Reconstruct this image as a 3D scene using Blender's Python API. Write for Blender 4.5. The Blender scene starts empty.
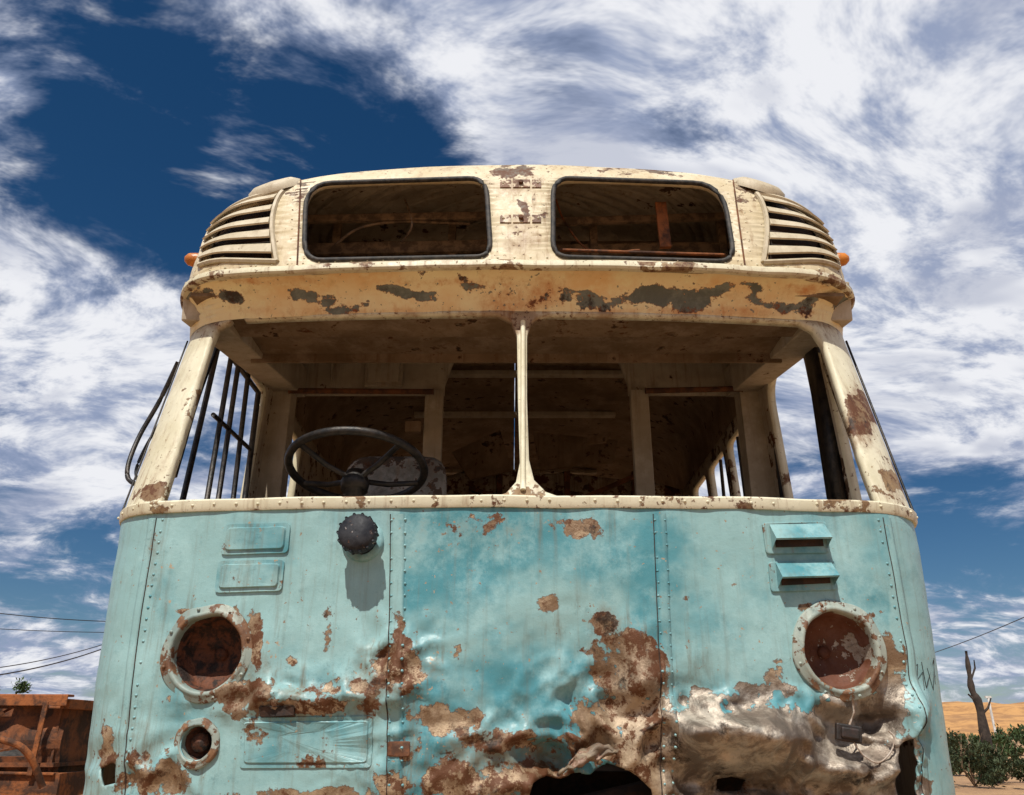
import bpy, math, random, time
import numpy as np
from mathutils import Vector, Matrix, noise
from mathutils.geometry import delaunay_2d_cdt
random.seed(7); np.random.seed(7)
T0=time.time()
scene=bpy.context.scene
H=0.75; OX=0.017; F=820.0; TH=math.atan(336.5/820.0); CT,ST=math.cos(TH),math.sin(TH)
V=Vector
# ---------------------------------------------------------------- camera
cd=bpy.data.cameras.new("camera"); cam=bpy.data.objects.new("camera",cd); scene.collection.objects.link(cam)
cd.sensor_width=36; cd.lens=F/1024*36; cd.clip_start=.05; cd.clip_end=8000
cam.location=(0,0,H); cam.rotation_euler=(math.pi/2+TH,0,0); scene.camera=cam
def proj(p):
    x=p[0]+OX; w=p[1]*CT+p[2]*ST; up=-p[1]*ST+p[2]*CT
    return 512+F*x/w, 397.5-F*up/w
def raydir(u,v):
    a=(u-512)/F; b=(397.5-v)/F
    return V((a,CT-b*ST,ST+b*CT))
def unp(u,v,y):   # bus-local coordinates at depth y
    d=raydir(u,v); k=y/d.y; return V((d.x*k-OX,y,d.z*k))
def unw(u,v,y):   # world
    d=raydir(u,v); k=y/d.y; return V((d.x*k,y,d.z*k+H))
# ---------------------------------------------------------------- nodes
class G:
    def __init__(s,nt): s.nt=nt; s.L=nt.links
    def n(s,t,**k):
        n=s.nt.nodes.new(t)
        for a,b in k.items(): setattr(n,a,b)
        return n
    def put(s,sock,v):
        if isinstance(v,bpy.types.NodeSocket): s.L.new(v,sock)
        elif v is not None:
            if isinstance(v,(tuple,list)) and len(v)==3 and sock.type=='RGBA': v=(*v,1)
            sock.default_value=v
    def m(s,op,a,b=None,c=None,clamp=False):
        n=s.n('ShaderNodeMath',operation=op,use_clamp=clamp); s.put(n.inputs[0],a)
        if b is not None: s.put(n.inputs[1],b)
        if c is not None: s.put(n.inputs[2],c)
        return n.outputs[0]
    def vm(s,op,a,b=None,out=0):
        n=s.n('ShaderNodeVectorMath',operation=op); s.put(n.inputs[0],a)
        if b is not None: s.put(n.inputs[1],b)
        return n.outputs[out]
    def noise(s,vec,sc,det=6,ro=.55,dist=0,out='Fac'):
        n=s.n('ShaderNodeTexNoise'); s.put(n.inputs['Vector'],vec); n.inputs['Scale'].default_value=sc
        n.inputs['Detail'].default_value=det; n.inputs['Roughness'].default_value=ro; n.inputs['Distortion'].default_value=dist
        return n.outputs[out]
    def mr(s,v,a,b,c=0.,d=1.,smooth=True):
        n=s.n('ShaderNodeMapRange'); 
        if smooth: n.interpolation_type='SMOOTHSTEP'
        s.put(n.inputs[0],v); 
        for i,q in enumerate((a,b,c,d)): s.put(n.inputs[i+1],q)
        return n.outputs[0]
    def mix(s,f,a,b,bt='MIX'):
        n=s.n('ShaderNodeMix',data_type='RGBA',blend_type=bt); s.put(n.inputs[0],f); s.put(n.inputs[6],a); s.put(n.inputs[7],b)
        return n.outputs[2]
    def attr(s,name): return s.n('ShaderNodeAttribute',attribute_name=name).outputs['Fac']
    def scale(s,vec,v):
        n=s.n('ShaderNodeMapping'); s.put(n.inputs[0],vec); n.inputs['Scale'].default_value=v; return n.outputs[0]
def newmat(name):
    m=bpy.data.materials.new(name); m.use_nodes=True; nt=m.node_tree; g=G(nt)
    return m,g,nt.nodes['Principled BSDF'],g.n('ShaderNodeTexCoord').outputs['Object']
def weath(name,cA,cB,bA=(.30,.23,.15),bB=(.16,.12,.085),rust=(.11,.042,.016),thr=.74,chip=16,rough=.5,streak=.35,bump=.35,stain=(.22,.11,.045),spec=.4,dark=.55,bmetal=0.0,grime=.5,lite=False,rustthr=.57,grs=17):
    m,g,b,o=newmat(name)
    wear=g.attr('wear'); ru=g.attr('rust'); tone=g.attr('tone')
    n2=g.noise(o,chip,7,.66); n3=g.noise(o,4,4,.6); mot=g.noise(o,7,8,.74)
    paint=g.mix(g.mr(g.m('ADD',n3,tone),.36,.66),cA,cB)
    paint=g.mix(g.mr(mot,.44,.70,0,.65),paint,tuple(min(.8,x*1.12+.06) for x in cB))
    dk=tuple(x*dark for x in cA)
    gr=g.noise(o,grs if not lite else 6,6,.80)
    paint=g.mix(g.m('MULTIPLY',g.mr(gr,.53,.70),g.m('ADD',grime,g.m('MULTIPLY',ru,.6)),clamp=True),paint,dk)
    st=g.noise(g.scale(o,(38,38,2.0)),1,6,.70)
    stf=g.m('MULTIPLY',g.mr(st,.50,.70),g.m('ADD',streak,g.m('MULTIPLY',ru,.9)),clamp=True)
    paint=g.mix(stf,paint,stain)
    rf=g.mr(g.m('ADD',mot,g.m('MULTIPLY',ru,.42)),.68,.94)
    paint=g.mix(g.m('MULTIPLY',rf,.8),paint,stain)
    sc=g.m('ADD',g.m('ADD',g.m('MULTIPLY',n2,.66),g.m('MULTIPLY',n3,.34)),g.m('MULTIPLY',wear,.45))
    bare=g.mr(sc,thr,thr+.010); rim=g.mr(sc,thr-.020,thr)
    bump_b=bare
    if not lite:
        speck=g.mr(g.m('ADD',g.noise(o,60,3,.6),g.m('MULTIPLY',ru,.08)),.69,.705)
        bare=g.m('MAXIMUM',bare,g.m('MULTIPLY',speck,.85))
    bn_=g.noise(o,8,7,.74,.4)
    bc=g.mix(g.mr(bn_,.40,.60),bA,bB)
    grey=g.attr('grey')
    bc=g.mix(g.m('MULTIPLY',grey,.9),bc,g.mix(g.mr(bn_,.38,.58),(.52,.47,.40),(.17,.14,.115)))
    rs=g.m('ADD',g.m('ADD',g.m('MULTIPLY',gr,.6),g.m('MULTIPLY',n2,.4)),g.m('SUBTRACT',g.m('MULTIPLY',ru,.14),g.m('MULTIPLY',grey,.05)))
    bc=g.mix(g.mr(rs,rustthr,rustthr+.06),bc,rust)
    bc=g.mix(g.mr(mot,.56,.66,0,.9),bc,(.024,.015,.010))
    col=g.mix(g.m('MULTIPLY',rim,.85),paint,rust)
    col=g.mix(bare,col,bc)
    g.put(b.inputs['Base Color'],col)
    g.put(b.inputs['Roughness'],g.m('ADD',g.m('MULTIPLY',bare,.08),g.mr(gr,.3,.7,rough-.08,rough+.18)))
    if bmetal: g.put(b.inputs['Metallic'],g.m('MULTIPLY',bump_b,g.m('ADD',bmetal*.4,g.m('MULTIPLY',grey,bmetal))))
    b.inputs['Specular IOR Level'].default_value=spec
    h=g.m('ADD',g.m('MULTIPLY',bump_b,-.6),g.m('MULTIPLY',gr,g.m('ADD',.40,bump_b)))
    bn=g.n('ShaderNodeBump'); bn.inputs['Strength'].default_value=bump; bn.inputs['Distance'].default_value=.007
    g.put(bn.inputs['Height'],h); g.L.new(bn.outputs[0],b.inputs['Normal'])
    return m
def simple(name,a,b2,sc=12,rough=.7,metal=0,bump=.3):
    m,g,b,o=newmat(name)
    n=g.noise(o,sc,6,.7,.3)
    g.put(b.inputs['Base Color'],g.mix(g.mr(n,.40,.60),a,b2)); b.inputs['Roughness'].default_value=rough; b.inputs['Metallic'].default_value=metal
    bn=g.n('ShaderNodeBump'); bn.inputs['Strength'].default_value=bump; bn.inputs['Distance'].default_value=.01
    g.put(bn.inputs['Height'],n); g.L.new(bn.outputs[0],b.inputs['Normal'])
    return m
M_teal=weath("teal_paint",(.065,.235,.275),(.25,.42,.42),bA=(.40,.29,.18),bB=(.20,.125,.07),bmetal=.5,rough=.38,streak=.26,bump=.5,stain=(.15,.13,.085),grime=.22,rustthr=.565,grs=26)
M_cream=weath("cream_paint",(.53,.43,.26),(.64,.56,.39),bA=(.28,.19,.11),bB=(.13,.10,.07),thr=.735,streak=.30,rough=.5,stain=(.26,.15,.065),grime=.3,grs=30)
M_frame=weath("cream_frame_paint",(.56,.51,.35),(.66,.62,.46),bA=(.3,.2,.1),bB=(.2,.12,.06),thr=.71,streak=.24,rough=.5,grime=.18,grs=30)
M_soffit=weath("rusty_header_paint",(.70,.45,.20),(.76,.63,.36),bA=(.17,.18,.145),bB=(.10,.105,.085),thr=.65,streak=.0,stain=(.50,.19,.045),rust=(.20,.06,.018),chip=14,grime=.18,dark=.6,rustthr=.60)
M_int=weath("interior_lining",(.34,.285,.21),(.44,.375,.285),bA=(.16,.10,.055),bB=(.07,.045,.03),thr=.66,streak=.35,rough=.8,stain=(.17,.10,.055),spec=.15,lite=True,grime=.4)
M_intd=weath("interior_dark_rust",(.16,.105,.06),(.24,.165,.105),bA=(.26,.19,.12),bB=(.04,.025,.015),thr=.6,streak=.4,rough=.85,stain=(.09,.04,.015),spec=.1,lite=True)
M_rust=simple("rust",(.17,.06,.02),(.06,.025,.012),14,.85)
M_rustd=simple("dark_rust",(.05,.024,.014),(.018,.012,.01),22,.8)
M_orust=simple("orange_rust",(.30,.095,.025),(.06,.024,.011),9,.85,bump=.9)
M_black=simple("weathered_rubber",(.012,.012,.012),(.05,.042,.034),40,.7)
M_bmetal=simple("black_metal",(.012,.012,.012),(.04,.032,.026),30,.45,.3)
M_tyre=simple("tyre_rubber",(.02,.02,.02),(.06,.055,.05),20,.9)
M_amber=simple("amber_lens",(.60,.20,.02),(.4,.12,.015),30,.35)
M_wood=simple("grey_wood",(.26,.17,.10),(.10,.065,.04),20,.85)
# ---------------------------------------------------------------- mesh helpers
def empty(name,loc):
    e=bpy.data.objects.new(name,None); scene.collection.objects.link(e); e.location=loc; return e
bus=empty("abandoned_bus",(OX,5.4,0))
def mk(name,verts,faces,mats,parent=None,smooth=True,off=None,attrs=None,solid=0,bevel=0,orient=None):
    off=V(off) if off is not None else V((0,0,0))
    me=bpy.data.meshes.new(name); me.from_pydata([tuple(V(v)+off) for v in verts],[],faces)
    if orient is not None:
        c=V(orient)+off; s=0
        for p in me.polygons: s+=p.normal.dot(p.center-c)*p.area
        if s<0: me.flip_normals()
    for m in (mats if isinstance(mats,(list,tuple)) else [mats]): me.materials.append(m)
    if smooth: me.polygons.foreach_set('use_smooth',[True]*len(me.polygons))
    if attrs:
        for k,a in attrs.items():
            at=me.attributes.new(k,'FLOAT','POINT'); at.data.foreach_set('value',np.asarray(a,dtype=np.float32))
    me.update()
    ob=bpy.data.objects.new(name,me); scene.collection.objects.link(ob)
    if parent: 
        ob.parent=parent; ob.matrix_parent_inverse=Matrix.Translation(-parent.location)
    if solid:
        md=ob.modifiers.new("solid",'SOLIDIFY'); md.thickness=solid; md.offset=-1
        if len(me.materials)>1: md.material_offset=1
    if bevel:
        md=ob.modifiers.new("bev",'BEVEL'); md.width=bevel; md.segments=2; md.limit_method='ANGLE'
        me.polygons.foreach_set('use_smooth',[False]*len(me.polygons))
    return ob
class Acc:
    def __init__(s): s.v=[]; s.f=[]
    def add(s,v,f):
        n=len(s.v); s.v+=[V(q) for q in v]; s.f+=[tuple(i+n for i in q) for q in f]
    def box(s,c,size,rot=None):
        R=rot if rot is not None else Matrix.Identity(3)
        c=V(c); hx,hy,hz=[q/2 for q in size]
        vs=[c+R@V((a*hx,b*hy,d*hz)) for a in(-1,1) for b in(-1,1) for d in(-1,1)]
        s.add(vs,[(0,1,3,2),(4,6,7,5),(0,4,5,1),(2,3,7,6),(0,2,6,4),(1,5,7,3)])
    def beam(s,a,b,w,h,up=(0,0,1)):
        a,b=V(a),V(b); y=(b-a).normalized(); x=y.cross(V(up)).normalized(); z=x.cross(y)
        s.box((a+b)/2,(w,(b-a).length,h),Matrix((x,y,z)).transposed())
    def tube(s,pts,r,closed=False,n=8):
        pts=[V(p) for p in pts]; N=len(pts); vs=[]
        for i,p in enumerate(pts):
            a=pts[(i-1)%N] if (closed or i>0) else p; b=pts[(i+1)%N] if (closed or i<N-1) else p
            t=(b-a).normalized(); up=V((0,0,1)) if abs(t.z)<.9 else V((0,1,0))
            x=t.cross(up).normalized(); y=t.cross(x)
            rr=r(i/(N-1)) if callable(r) else r
            vs+=[p+x*rr*math.cos(k*2*math.pi/n)+y*rr*math.sin(k*2*math.pi/n) for k in range(n)]
        f=[]
        for i in range(N if closed else N-1):
            for k in range(n):
                j=(i+1)%N; f.append((i*n+k,i*n+(k+1)%n,j*n+(k+1)%n,j*n+k))
        if not closed: f.append(tuple(range(n))); f.append(tuple((N-1)*n+k for k in range(n))[::-1])
        s.add(vs,f)
    def lathe(s,c,nrm,prof,n=36,jit=0):
        c=V(c); nrm=V(nrm).normalized(); x=nrm.cross(V((0,0,1))).normalized(); 
        if x.length<.1: x=V((1,0,0))
        y=nrm.cross(x); vs=[]
        for (r,h) in prof:
            for k in range(n):
                a=k*2*math.pi/n; q=r*(1+jit*noise.noise(V((math.cos(a)*2,math.sin(a)*2,r*9+c.x))))
                vs.append(c+x*q*math.cos(a)+y*q*math.sin(a)+nrm*(h+jit*.1*noise.noise(V((math.cos(a),math.sin(a),c.x*3)))))
        f=[(i*n+k,i*n+(k+1)%n,(i+1)*n+(k+1)%n,(i+1)*n+k) for i in range(len(prof)-1) for k in range(n)]
        s.add(vs,f)
    def ob(s,name,mat,parent=bus,smooth=False,bevel=0,off=(OX,0,H),**k):
        return mk(name,s.v,s.f,mat,parent,smooth,off,bevel=bevel,**k)
OFF=(OX,0,H)
def sm(a,b,x):
    t=max(0,min(1,(x-a)/(b-a))); return t*t*(3-2*t)
def gs(u,v,cu,cv,ru,rv): return math.exp(-((u-cu)/ru)**2-((v-cv)/rv)**2)
def cr(arr,t):
    n=len(arr)-1; t=max(0,min(n-1e-6,t)); i=int(t); f=t-i
    p0=arr[max(i-1,0)];p1=arr[i];p2=arr[i+1];p3=arr[min(i+2,n)]
    return .5*(2*p1+(p2-p0)*f+(2*p0-5*p1+4*p2-p3)*f*f+(3*p1-p0-3*p2+p3)*f**3)
YE=8.4; LS=6.2
def plan(s,hw,yf,bow=.09,rx=.2,ry=.22):
    sg=1 if s>=0 else -1; a=abs(s); rx=min(rx,hw*.95)
    if a<=1:
        x=a*(hw-rx); return sg*x,yf+bow*(x/hw)**2
    if a<=1.32:
        q=(a-1)/.32*math.pi/2; x=hw-rx+rx*math.sin(q); return sg*x,yf+bow*(x/hw)**2+ry*(1-math.cos(q))
    y0=yf+bow+ry
    return sg*hw,y0+(a-1.32)/LS*(YE-y0)
ZL=[-.45,-.14,.2,.6]
def LOWb(s,z):
    return V((*plan(s,float(np.interp(z,ZL,[1.172,1.187,1.198,1.205])),float(np.interp(z,ZL,[2.25,2.22,2.205,2.2]))),z))
def WS(s,z):
    t=(z-.6)/.67
    return V((*plan(s,1.205-.045*t,2.2+.16*t),z))
UZ=[1.374,1.50,1.63,1.745,1.83,1.885,1.92,1.945,1.96,1.968,1.97]
UH=[1.155,1.158,1.150,1.125,1.055,.96,.83,.64,.4,.16,.002]
UY=[2.25,2.27,2.297,2.328,2.365,2.415,2.49,2.61,2.8,3.05,3.2]
URX=[.2,.21,.23,.27,.33,.4,.45,.45,.4,.16,.002]
URY=[.22,.23,.25,.28,.34,.42,.5,.55,.6,.65,.7]
def UP(s,t):
    hw=max(cr(UH,t),.001); x,y=plan(s,hw,cr(UY,t),.09,cr(URX,t),cr(URY,t))
    d=.003*noise.noise(V((x*5,t*.8,1)))
    return V((x,y+d,cr(UZ,t)+.012*min(1,t/3)-.03*min(1,t/5)*(x/1.17)**2))
def nrm(M,a,b,e=.004):
    p=M(a,b); n=(M(a+e,b)-p).cross(M(a,b+e*(5 if M is UP else 1))-p).normalized()
    return n if n.dot(p-V((0,5,.7)))>0 else -n
def inv(M,u,v,a=None,b=None):
    if a is None: a=(u-517)/400
    if b is None: b={LOWb:.2,WS:.9,UP:2.5}[M]
    for _ in range(40):
        p=proj(M(a,b)); e=1e-4
        pa=proj(M(a+e,b)); pb=proj(M(a,b+e))
        j=[[(pa[0]-p[0])/e,(pb[0]-p[0])/e],[(pa[1]-p[1])/e,(pb[1]-p[1])/e]]
        det=j[0][0]*j[1][1]-j[0][1]*j[1][0]
        if abs(det)<1e-9: break
        du,dv=u-p[0],v-p[1]
        da=(du*j[1][1]-dv*j[0][1])/det; db=(dv*j[0][0]-du*j[1][0])/det
        lim=.3 if M is not UP else 1.0
        da=max(-.2,min(.2,da)); db=max(-lim,min(lim,db))
        a+=da; b+=db
        if abs(du)+abs(dv)<.05: break
    return a,b
def rdg(q,f,o): return 1-abs(noise.noise(q*f+V(o)))*2.6
def disp(p,s):
    u,v=proj(p); q=V((p.x,0,p.z)); nz=noise.noise
    qw=q+V((nz(q*6+V((4,4,4))),0,nz(q*6+V((9,1,4)))))*.05
    d=.006*nz(q*3.5)+.0025*nz(q*11)+.0007*nz(q*30)
    m=sm(655,690,u)*(1-sm(905,935,u))*sm(684+18*nz(q*9),706+18*nz(q*9),v)
    if m>0:
        d+=m*(.046*rdg(qw,4.5,(3,1,0))+.026*rdg(qw,11,(7,1,0))+.010*rdg(qw,25,(1,8,0))-.030)
        d+=m*(.075*math.exp(-((v-734-8*nz(q*5))/22)**2)*math.exp(-((u-735)/90)**2)-.10*sm(758,790,v)*math.exp(-((u-760)/120)**2))
        d-=m*.095*gs(u,v,852,732,46,26); d+=m*.05*gs(u,v,905,705,18,40); d+=m*.05*gs(u,v,850,775,50,14)
    m2=gs(u,v,600,745,90,75)
    if m2>.02:
        d+=m2*(-.065+.048*rdg(qw,7,(1,5,2))+.018*rdg(qw,17,(1,1,2)))
    d+=.038*gs(u,v,642,690,24,58)-.026*gs(u,v,612,695,16,44)
    m3=gs(u,v,300,697,105,20)
    if m3>.02: d+=m3*(.036*rdg(qw,9,(0,0,0))+.012*rdg(qw,23,(0,3,0)))
    m4=gs(u,v,400,675,38,40)
    if m4>.02: d+=m4*(.034*rdg(qw,13,(2,2,2))+.008*rdg(qw,29,(2,2,2)))
    m5=gs(u,v,480,765,120,45)
    if m5>.02: d+=m5*(.030*rdg(qw,8,(5,2,2))+.011*rdg(qw,23,(5,2,2)))
    m6=gs(u,v,150,770,50,35)
    if m6>.02: d+=m6*(.022*rdg(qw,10,(5,9,2)))
    d-=.018*gs(u,v,885,690,24,30); d+=.014*gs(u,v,264,662,11,44); d-=.010*gs(u,v,480,560,60,40); d-=.010*gs(u,v,560,640,50,30)
    return d
def LOW(s,z):
    p=LOWb(s,z); return p+nrm(LOWb,s,z)*disp(p,s)
def inpoly(P,poly):
    x,y=P[:,0],P[:,1]; c=np.zeros(len(P),bool); n=len(poly); j=n-1
    for i in range(n):
        xi,yi=poly[i]; xj,yj=poly[j]
        if yi!=yj:
            c^=((yi>y)!=(yj>y))&(x<(xj-xi)*(y-yi)/(yj-yi)+xi)
        j=i
    return c
def resamp(poly,st):
    out=[]
    for i in range(len(poly)):
        a=np.array(poly[i]); b=np.array(poly[(i+1)%len(poly)]); d=np.abs((b-a)/np.array(st)).max(); k=max(1,int(round(d)))
        for j in range(k): out.append(tuple(a+(b-a)*j/k))
    return out
def rpoly(pts,r,n=6):
    out=[]; N=len(pts)
    for i in range(N):
        p=V(pts[i]).to_2d(); a=V(pts[i-1]).to_2d(); b=V(pts[(i+1)%N]).to_2d()
        rr=r[i] if isinstance(r,(list,tuple)) else r
        da=(a-p); db=(b-p); ra=min(rr,da.length*.48); rb=min(rr,db.length*.48)
        A=p+da.normalized()*ra; B=p+db.normalized()*rb
        for k in range(n+1):
            t=k/n; q=A*(1-t)**2+p*2*t*(1-t)+B*t*t; out.append((q.x,q.y))
    return out
def pxpoly(M,pts): return [inv(M,*p) for p in pts]
def sheet(name,M,outline,holes,st,mats,thick,attr=None,parent=bus,orient=(0,5,.7),off=OFF,jit=.25,smooth=True):
    st=st if isinstance(st,tuple) else (st,st)
    O=resamp(outline,st); HS=[resamp(h,(st[0]*.6,st[1]*.6)) for h in holes]
    P=[];E=[]
    for L in [O]+HS:
        n0=len(P); P+=L; E+=[(n0+i,n0+(i+1)%len(L)) for i in range(len(L))]
    oa=np.array(outline); lo=oa.min(0); hi=oa.max(0)
    gx=np.arange(lo[0]+st[0]*.5,hi[0],st[0]); gy=np.arange(lo[1]+st[1]*.5,hi[1],st[1])
    Gd=np.array([(x,y) for x in gx for y in gy]); Gd+=(np.random.rand(*Gd.shape)-.5)*2*jit*np.array(st)
    k=inpoly(Gd,outline)
    for h in holes: k&=~inpoly(Gd,h)
    B=np.array(P)
    Gd=Gd[k]; keep=[]
    for i in range(0,len(Gd),4000):
        dd=(np.abs((Gd[i:i+4000,None,:]-B[None])/np.array(st))**2).sum(2).min(1); keep.append(dd>.16)
    Gd=Gd[np.concatenate(keep)]
    P=P+[tuple(q) for q in Gd]
    vs,es,fs,_,_,_=delaunay_2d_cdt([V(p) for p in P],E,[],0,1e-7)
    vs=[(v.x,v.y) for v in vs]; A=np.array(vs)
    C=np.array([A[list(f)].mean(0) for f in fs]); k=inpoly(C,outline)
    for h in holes: k&=~inpoly(C,h)
    fs=[tuple(f) for f,q in zip(fs,k) if q]
    pts=[M(*p) for p in vs]
    at=None
    if attr:
        px=[proj(p) for p in pts]; at=attr(np.array([p[0] for p in px]),np.array([p[1] for p in px]),A)
    return mk(name,pts,fs,mats,parent,smooth,off,at,thick,orient=orient)
def blobs(U,Vv,L):
    w=np.zeros(len(U))
    for cu,cv,ru,rv,s in L: w=np.maximum(w,s*np.exp(-(((U-cu)/ru)**2+((Vv-cv)/rv)**2)**1.5))
    return w
def circ(M,u,v,r,n=40):
    a,b=inv(M,u,v); out=[]
    for k in range(n):
        t=k*2*math.pi/n; out.append((a+r*math.cos(t)/(1.01 if abs(a)<1 else .8),b+r*math.sin(t)))
    return out
def curve(pts,n=8):
    out=[];P=[V(p) for p in pts]
    for i in range(len(P)-1):
        p0=P[max(i-1,0)];p1=P[i];p2=P[i+1];p3=P[min(i+2,len(P)-1)]
        for k in range(n):
            f=k/n; out.append(.5*(2*p1+(p2-p0)*f+(2*p0-5*p1+4*p2-p3)*f*f+(3*p1-p0-3*p2+p3)*f**3))
    return out+[P[-1]]
# ---------------------------------------------------------------- lower front
HLl=(207,653); HLr=(839,650)
holes=[circ(LOWb,*HLl,.100),circ(LOWb,*HLr,.104),circ(LOWb,197,743,.040,24)]
hc=[(528,800),(533,782),(548,776),(562,779),(580,772),(592,775),(608,764),(625,768),(640,778),(652,790),(655,803),(640,830),(560,832)]
holes.append(pxpoly(LOWb,hc))
holes.append(pxpoly(LOWb,[(101,768),(112,762),(124,768),(122,782),(105,786)]))
holes.append(pxpoly(LOWb,[(893,770),(897,745),(906,738),(913,760),(916,800),(900,812)]))
holes.append(pxpoly(LOWb,[(728,783),(742,780),(760,784),(758,799),(735,800)]))
def lowattr(U,Vv,A):
    wear=blobs(U,Vv,[(252,645,12,42,.70),(190,611,24,8,.60),(235,618,14,14,.58),(243,694,50,20,.72),(292,657,13,14,.60),(327,632,8,30,.60),(400,670,42,34,.74),(398,632,9,30,.5),(345,688,66,16,.60),
        (300,706,105,14,.68),(440,722,52,26,.68),(415,750,50,28,.60),(480,524,46,15,.54),(574,530,40,17,.57),(545,604,17,12,.58),(604,624,20,14,.62),(457,655,10,17,.52),
        (630,692,50,70,.80),(600,724,44,60,.72),(650,755,48,66,.9),(500,782,140,30,.70),(520,742,80,20,.54),(790,765,150,68,1.1),(700,738,60,40,1.0),(725,703,85,18,.70),(862,718,68,38,.9),(885,690,28,48,.76),(884,645,14,30,.56),
        (155,775,50,32,.68),(108,750,14,40,.62),(240,712,14,12,.70),(385,785,34,30,.70),(808,608,28,9,.54),(775,672,15,26,.52),(750,692,75,12,.62),(880,610,18,18,.48),(930,770,16,46,.48),(155,545,7,24,.5),(330,797,130,13,.64),(170,700,22,12,.54),(690,600,12,12,.4)])
    rust=blobs(U,Vv,[(402,668,55,45,.75),(250,670,40,55,.65),(500,525,120,18,.4),(640,690,55,85,.70),(520,770,150,50,.8),(600,625,50,26,.5),(330,700,105,36,.7),(120,760,50,60,.6),(360,625,70,60,.25),(155,560,12,90,.5),(930,700,26,100,.25),(190,611,40,14,.5),(840,610,50,14,.35),(197,790,30,40,.45),(780,790,140,20,.35)])
    tone=np.where(U<400,.12,np.where(U<660,-.09,.03))+np.where(U<150,.10,0)+np.where(U>890,.12,0)
    tone=tone+.10*np.exp(-((Vv-600)/60)**2)*(U<400)+.12*np.exp(-((U-800)/90)**2-((Vv-610)/60)**2)+.20*np.exp(-((U-470)/60)**2-((Vv-640)/50)**2)+.14*np.exp(-((U-580)/50)**2-((Vv-600)/30)**2)
    grey=np.clip((U-655)/25,0,1)*np.clip((Vv-670)/20,0,1)*np.clip((940-U)/20,0,1)*.95+.35*np.exp(-((U-640)/40)**2-((Vv-700)/60)**2)+.30*np.exp(-((U-300)/110)**2-((Vv-700)/24)**2)
    return {'wear':wear,'rust':rust,'tone':tone,'grey':np.clip(grey,0,1)}
sheet("front_panel",LOW,[(-1.32,-.45),(1.32,-.45),(1.32,.6),(-1.32,.6)],holes,.0092,[M_teal,M_rustd],.006,lowattr)
riv={'t':Acc(),'c':Acc()}
def rivet(A,M,s,z,r=.0052,h=.0035):
    s+=random.uniform(-.001,.001); z+=random.uniform(-.0015,.0015)*(1 if M is not UP else 0)
    if random.random()<.07: return
    p=M(s,z); n=nrm(LOWb if M is LOW else M,s,z)
    A.lathe(p-n*.001,n,[(r,0),(r*.95,h*.5),(r*.6,h*.9),(r*.08,h*1.1)],8)
def Mb(M): return LOWb if M is LOW else M
def pline(M,pts,n):
    L=[V(p).to_2d() for p in pts]; ds=[0]
    for i in range(1,len(L)): ds.append(ds[-1]+(L[i]-L[i-1]).length)
    out=[]
    for k in range(n):
        d=ds[-1]*k/(n-1)
        i=max(1,min(len(L)-1,next((j for j in range(1,len(L)) if ds[j]>=d-1e-6),len(L)-1)))
        q=L[i-1].lerp(L[i],(d-ds[i-1])/(ds[i]-ds[i-1])); out.append(inv(Mb(M),q.x,q.y))
    return out
def vstrip(name,pts,w,mat,n=90,h=.0025,gap=0):
    P=pline(LOW,pts,n); vs=[];fs=[]
    K=[(-w,-.004),(-w*.93,h),(-w*.3,h),(w*.3,h),(w*.93,h),(w,-.004)]; nk=len(K)
    for s,z in P:
        for ds,dh in K: vs.append(LOW(s+ds,z)+nrm(LOWb,s,z)*dh)
    for i in range(n-1):
        for k in range(nk-1): fs.append((i*nk+k,i*nk+k+1,i*nk+k+1+nk,i*nk+k+nk))
    at=lowattr(np.array([proj(v)[0] for v in vs]),np.array([proj(v)[1] for v in vs]),None)
    mk(name,vs,fs,mat,bus,True,OFF,at,orient=(0,5,.7))
    if gap:
        a=Acc(); a.tube([LOW(s+gap,z)+nrm(LOWb,s,z)*.0002 for s,z in P],.0015,n=5); a.ob("seam_gap",M_rustd)
vstrip("seam_strip",[(398,514),(396,820)],.019,M_teal,gap=-.021)
vstrip("seam_strip",[(660,514),(668,700),(672,830)],.017,M_teal,gap=-.019)
for du in (-6,7):
    for s,z in pline(LOW,[(398+du,520),(396+du,810)],24): rivet(riv['t'],LOW,s,z,.0043,.005)
for du in (-5,5):
    for s,z in pline(LOW,[(660+du,520),(668+du,700),(672+du,810)],24): rivet(riv['t'],LOW,s,z,.0042,.005)
for P in ([(162,520),(143,640),(127,795)],[(878,520),(903,650),(921,795)]):
    for s,z in pline(LOW,P,26): rivet(riv['t'],LOW,s,z,.0042,.0035)
vstrip("corner_lap",[(152,518),(133,640),(117,815)],.012,M_teal,gap=.013)
vstrip("corner_lap",[(886,518),(911,650),(929,815)],.012,M_teal,gap=-.013)
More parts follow.
